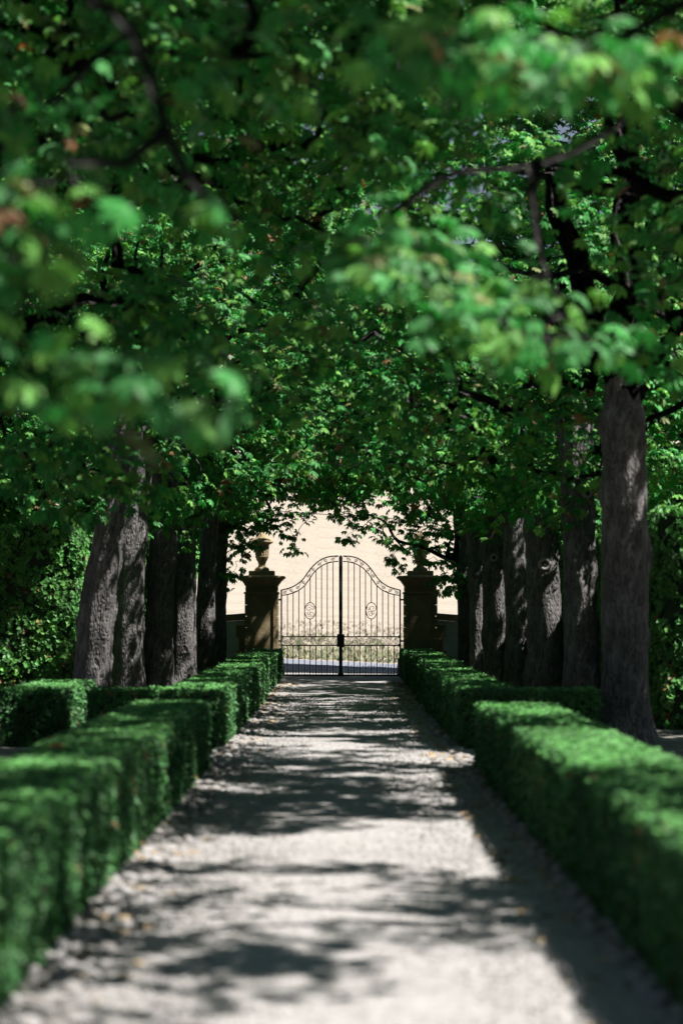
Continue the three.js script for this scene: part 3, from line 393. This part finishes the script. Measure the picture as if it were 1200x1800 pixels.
// ------------------------------------------------------------------ grass on the verge and the hill
{
  const tuft = (seed, n, h, spread) => { const r = rng(seed), p = [], idx = []; for (let k = 0; k < n; k++) { const az = r() * 6.283, w = 0.012 + 0.01 * r(), L = h * (0.6 + 0.5 * r()), lx = Math.cos(az) * spread * r(), lz = Math.sin(az) * spread * r(), bx = Math.cos(az * 3) * 0.3 * L, bz = Math.sin(az * 3) * 0.3 * L, q = p.length / 3; p.push(lx - w, 0, lz, lx + w, 0, lz + w, lx + bx * 0.3 + w * 0.7, L * 0.6, lz + bz * 0.3, lx + bx, L, lz + bz); idx.push(q, q + 1, q + 2, q, q + 2, q + 3); } const g = new THREE.BufferGeometry(); g.setAttribute('position', new THREE.Float32BufferAttribute(p, 3)); g.setIndex(idx); g.setAttribute('normal', new THREE.Float32BufferAttribute(new Float32Array(p.length).map((_, i) => (i % 3 === 1 ? 1 : 0)), 3)); return g; };
  const r = rng(77), G = tuft(1, 9, 0.5, 0.18), put = (n, d0, d1, wide, fn) => { const m = [], c = []; for (let i = 0; i < n; i++) { const d = lerp(d0, d1, r()), x = (r() * 2 - 1) * wide(d), q = fn(x, d, r); if (!q) continue; m.push(new THREE.Matrix4().compose(V(x, height(x, d) - 0.02, -d), new THREE.Quaternion().setFromAxisAngle(V(0, 1, 0), r() * 6.283), V(q.s, q.s * (0.7 + 0.6 * r()), q.s))); c.push(q.c); } return [m, c]; };
  const a = put(11000, 85.6, 101, () => 16, (x, d, r) => { if (r() < (d - 87) / 13 + 0.25 * noise(x * 0.6, d * 0.6, 2)) return null; const k = 0.7 + 0.6 * r(); return { s: 0.28 + 0.45 * r() * r(), c: r() < 0.45 ? rgb(0.13 * k, 0.18 * k, 0.085 * k) : rgb(0.24 * k, 0.235 * k, 0.14 * k) }; });
  tag(instanced('verge_grass', G, M.grass, a[0], a[1], scene), 'green grass on the verge beyond the road', 'grass');
  const b = put(5000, 86, 106, (d) => 10 + (d - 86) * 0.3, (x, d, r) => { const k = 0.85 + 0.35 * r(); return { s: 0.16 + 0.26 * r(), c: rgb(0.33 * k, 0.285 * k, 0.225 * k) }; });
  tag(instanced('dry_grass', G, M.grass, b[0], b[1], scene), 'pale dry grass covering the hill beyond the gate', 'grass');
}

// ------------------------------------------------------------------ cobbles along the path edges, loose gravel, fallen leaves
{
  const r = rng(91), geos = [0, 1, 2, 3, 4].map((k) => { const g = new THREE.SphereGeometry(1, 8, 6), p = g.attributes.position; for (let i = 0; i < p.count; i++) { const q = V().fromBufferAttribute(p, i), f = 1 + 0.32 * noise(q.x * 1.1 + k * 9, q.y * 1.1, q.z * 1.1); p.setXYZ(i, q.x * f, q.y * f * 0.55, q.z * f * (0.75 + 0.1 * k)); } g.computeVertexNormals(); return g; });
  const spots = []; for (const s of [-1, 1]) for (let d = 8.6; d < 44; d += 0.055) for (let k = 0; k < 3; k++) { const u = r(); if (u > (s < 0 ? 0.9 : 0.45)) continue; spots.push([s * (1.49 - 0.4 * u * (s < 0 ? 1 : 0.9) + 0.03 * noise(d, s, 2)), d + 0.05 * r(), 0.03 + 0.035 * r() * (1.3 - u * 0.6)]); }
  const kept = []; for (const q of spots) { let ok = true; for (let i = kept.length - 1; i >= 0 && i > kept.length - 60; i--) { const e = kept[i]; if (Math.hypot(e[0] - q[0], e[1] - q[1]) < (e[2] + q[2]) * 0.8) { ok = false; break; } } if (ok) kept.push(q); }
  kept.sort((a, b) => (a[1] + (a[0] > 0 ? 6 : 0)) - (b[1] + (b[0] > 0 ? 6 : 0)));
  const m = [], c = [];
  kept.forEach(([x, d, s], i) => {
    const mt = new THREE.Matrix4().compose(V(x, 0.018 + s * 0.12, -d), new THREE.Quaternion().setFromEuler(new THREE.Euler((r() - 0.5) * 0.5, r() * 6.28, (r() - 0.5) * 0.5)), V(s, s, s));
    if (i < 300) { const o = part('stone', geos[i % 5], M.cobble[Math.floor(r() * 4)], path); mt.decompose(o.position, o.quaternion, o.scale); } else { m.push(mt); const k = 0.7 + 0.5 * r(); c.push(rgb(0.23 * k, 0.215 * k, 0.205 * k)); }
  });
  instanced('cobbles', geos[1], M.pebble, m, c, path);
  const pm = [], pc = []; for (let i = 0; i < 26000; i++) { const d = 8 + 42 * r() ** 1.6, x = (r() * 2 - 1) * 1.4, s = 0.005 + 0.011 * r() ** 2, k = 0.65 + 0.6 * r(); pm.push(new THREE.Matrix4().compose(V(x, 0.026, -d), new THREE.Quaternion().setFromEuler(new THREE.Euler(r(), r() * 6.28, r())), V(s, s * 0.7, s))); pc.push(rgb(0.3 * k, 0.285 * k, 0.275 * k)); }
  instanced('loose_gravel', new THREE.IcosahedronGeometry(1, 0), M.pebble, pm, pc, path);
  const lm = [], lc = []; for (let i = 0; i < 800; i++) { const d = 8.5 + 50 * r(), s = r() < 0.62 ? 1 : -1, x = s * (1.47 - 0.5 * r() ** 2.2), k = 0.6 + 0.8 * r(); lm.push(frame(V(x, 0.035, -d), V(r() - 0.5, 0.15 * (r() - 0.5), r() - 0.5), V(0.5 * (r() - 0.5), 1, 0.5 * (r() - 0.5)), 0.25 + 0.25 * r())); lc.push(rgb(0.34 * k, 0.25 * k, 0.15 * k)); }
  const litter = instanced('leaf_litter', LEAF, M.grass, lm, lc, scene); tag(litter, 'scattered dry leaf fragments along the foot of the hedges', 'leaf litter');
  for (const [x, y, d, label] of [[X(787, 46), 0.755, 46, 'orange fallen leaf on top of the right hedge near the gate'], [X(95, 17.4), 0.76, 17.4, 'orange fallen leaf on top of the near left hedge']]) {
    const f = part('fallen_leaf', palmate(21), M.dead_leaf, scene); f.position.set(x, y, -d); f.rotation.set(0.25, 1.1, 0.2); f.scale.setScalar(0.55); tag(f, label, 'fallen leaf', 'orange leaves lying on the hedges');
  }
}
renderer.render(scene, camera);
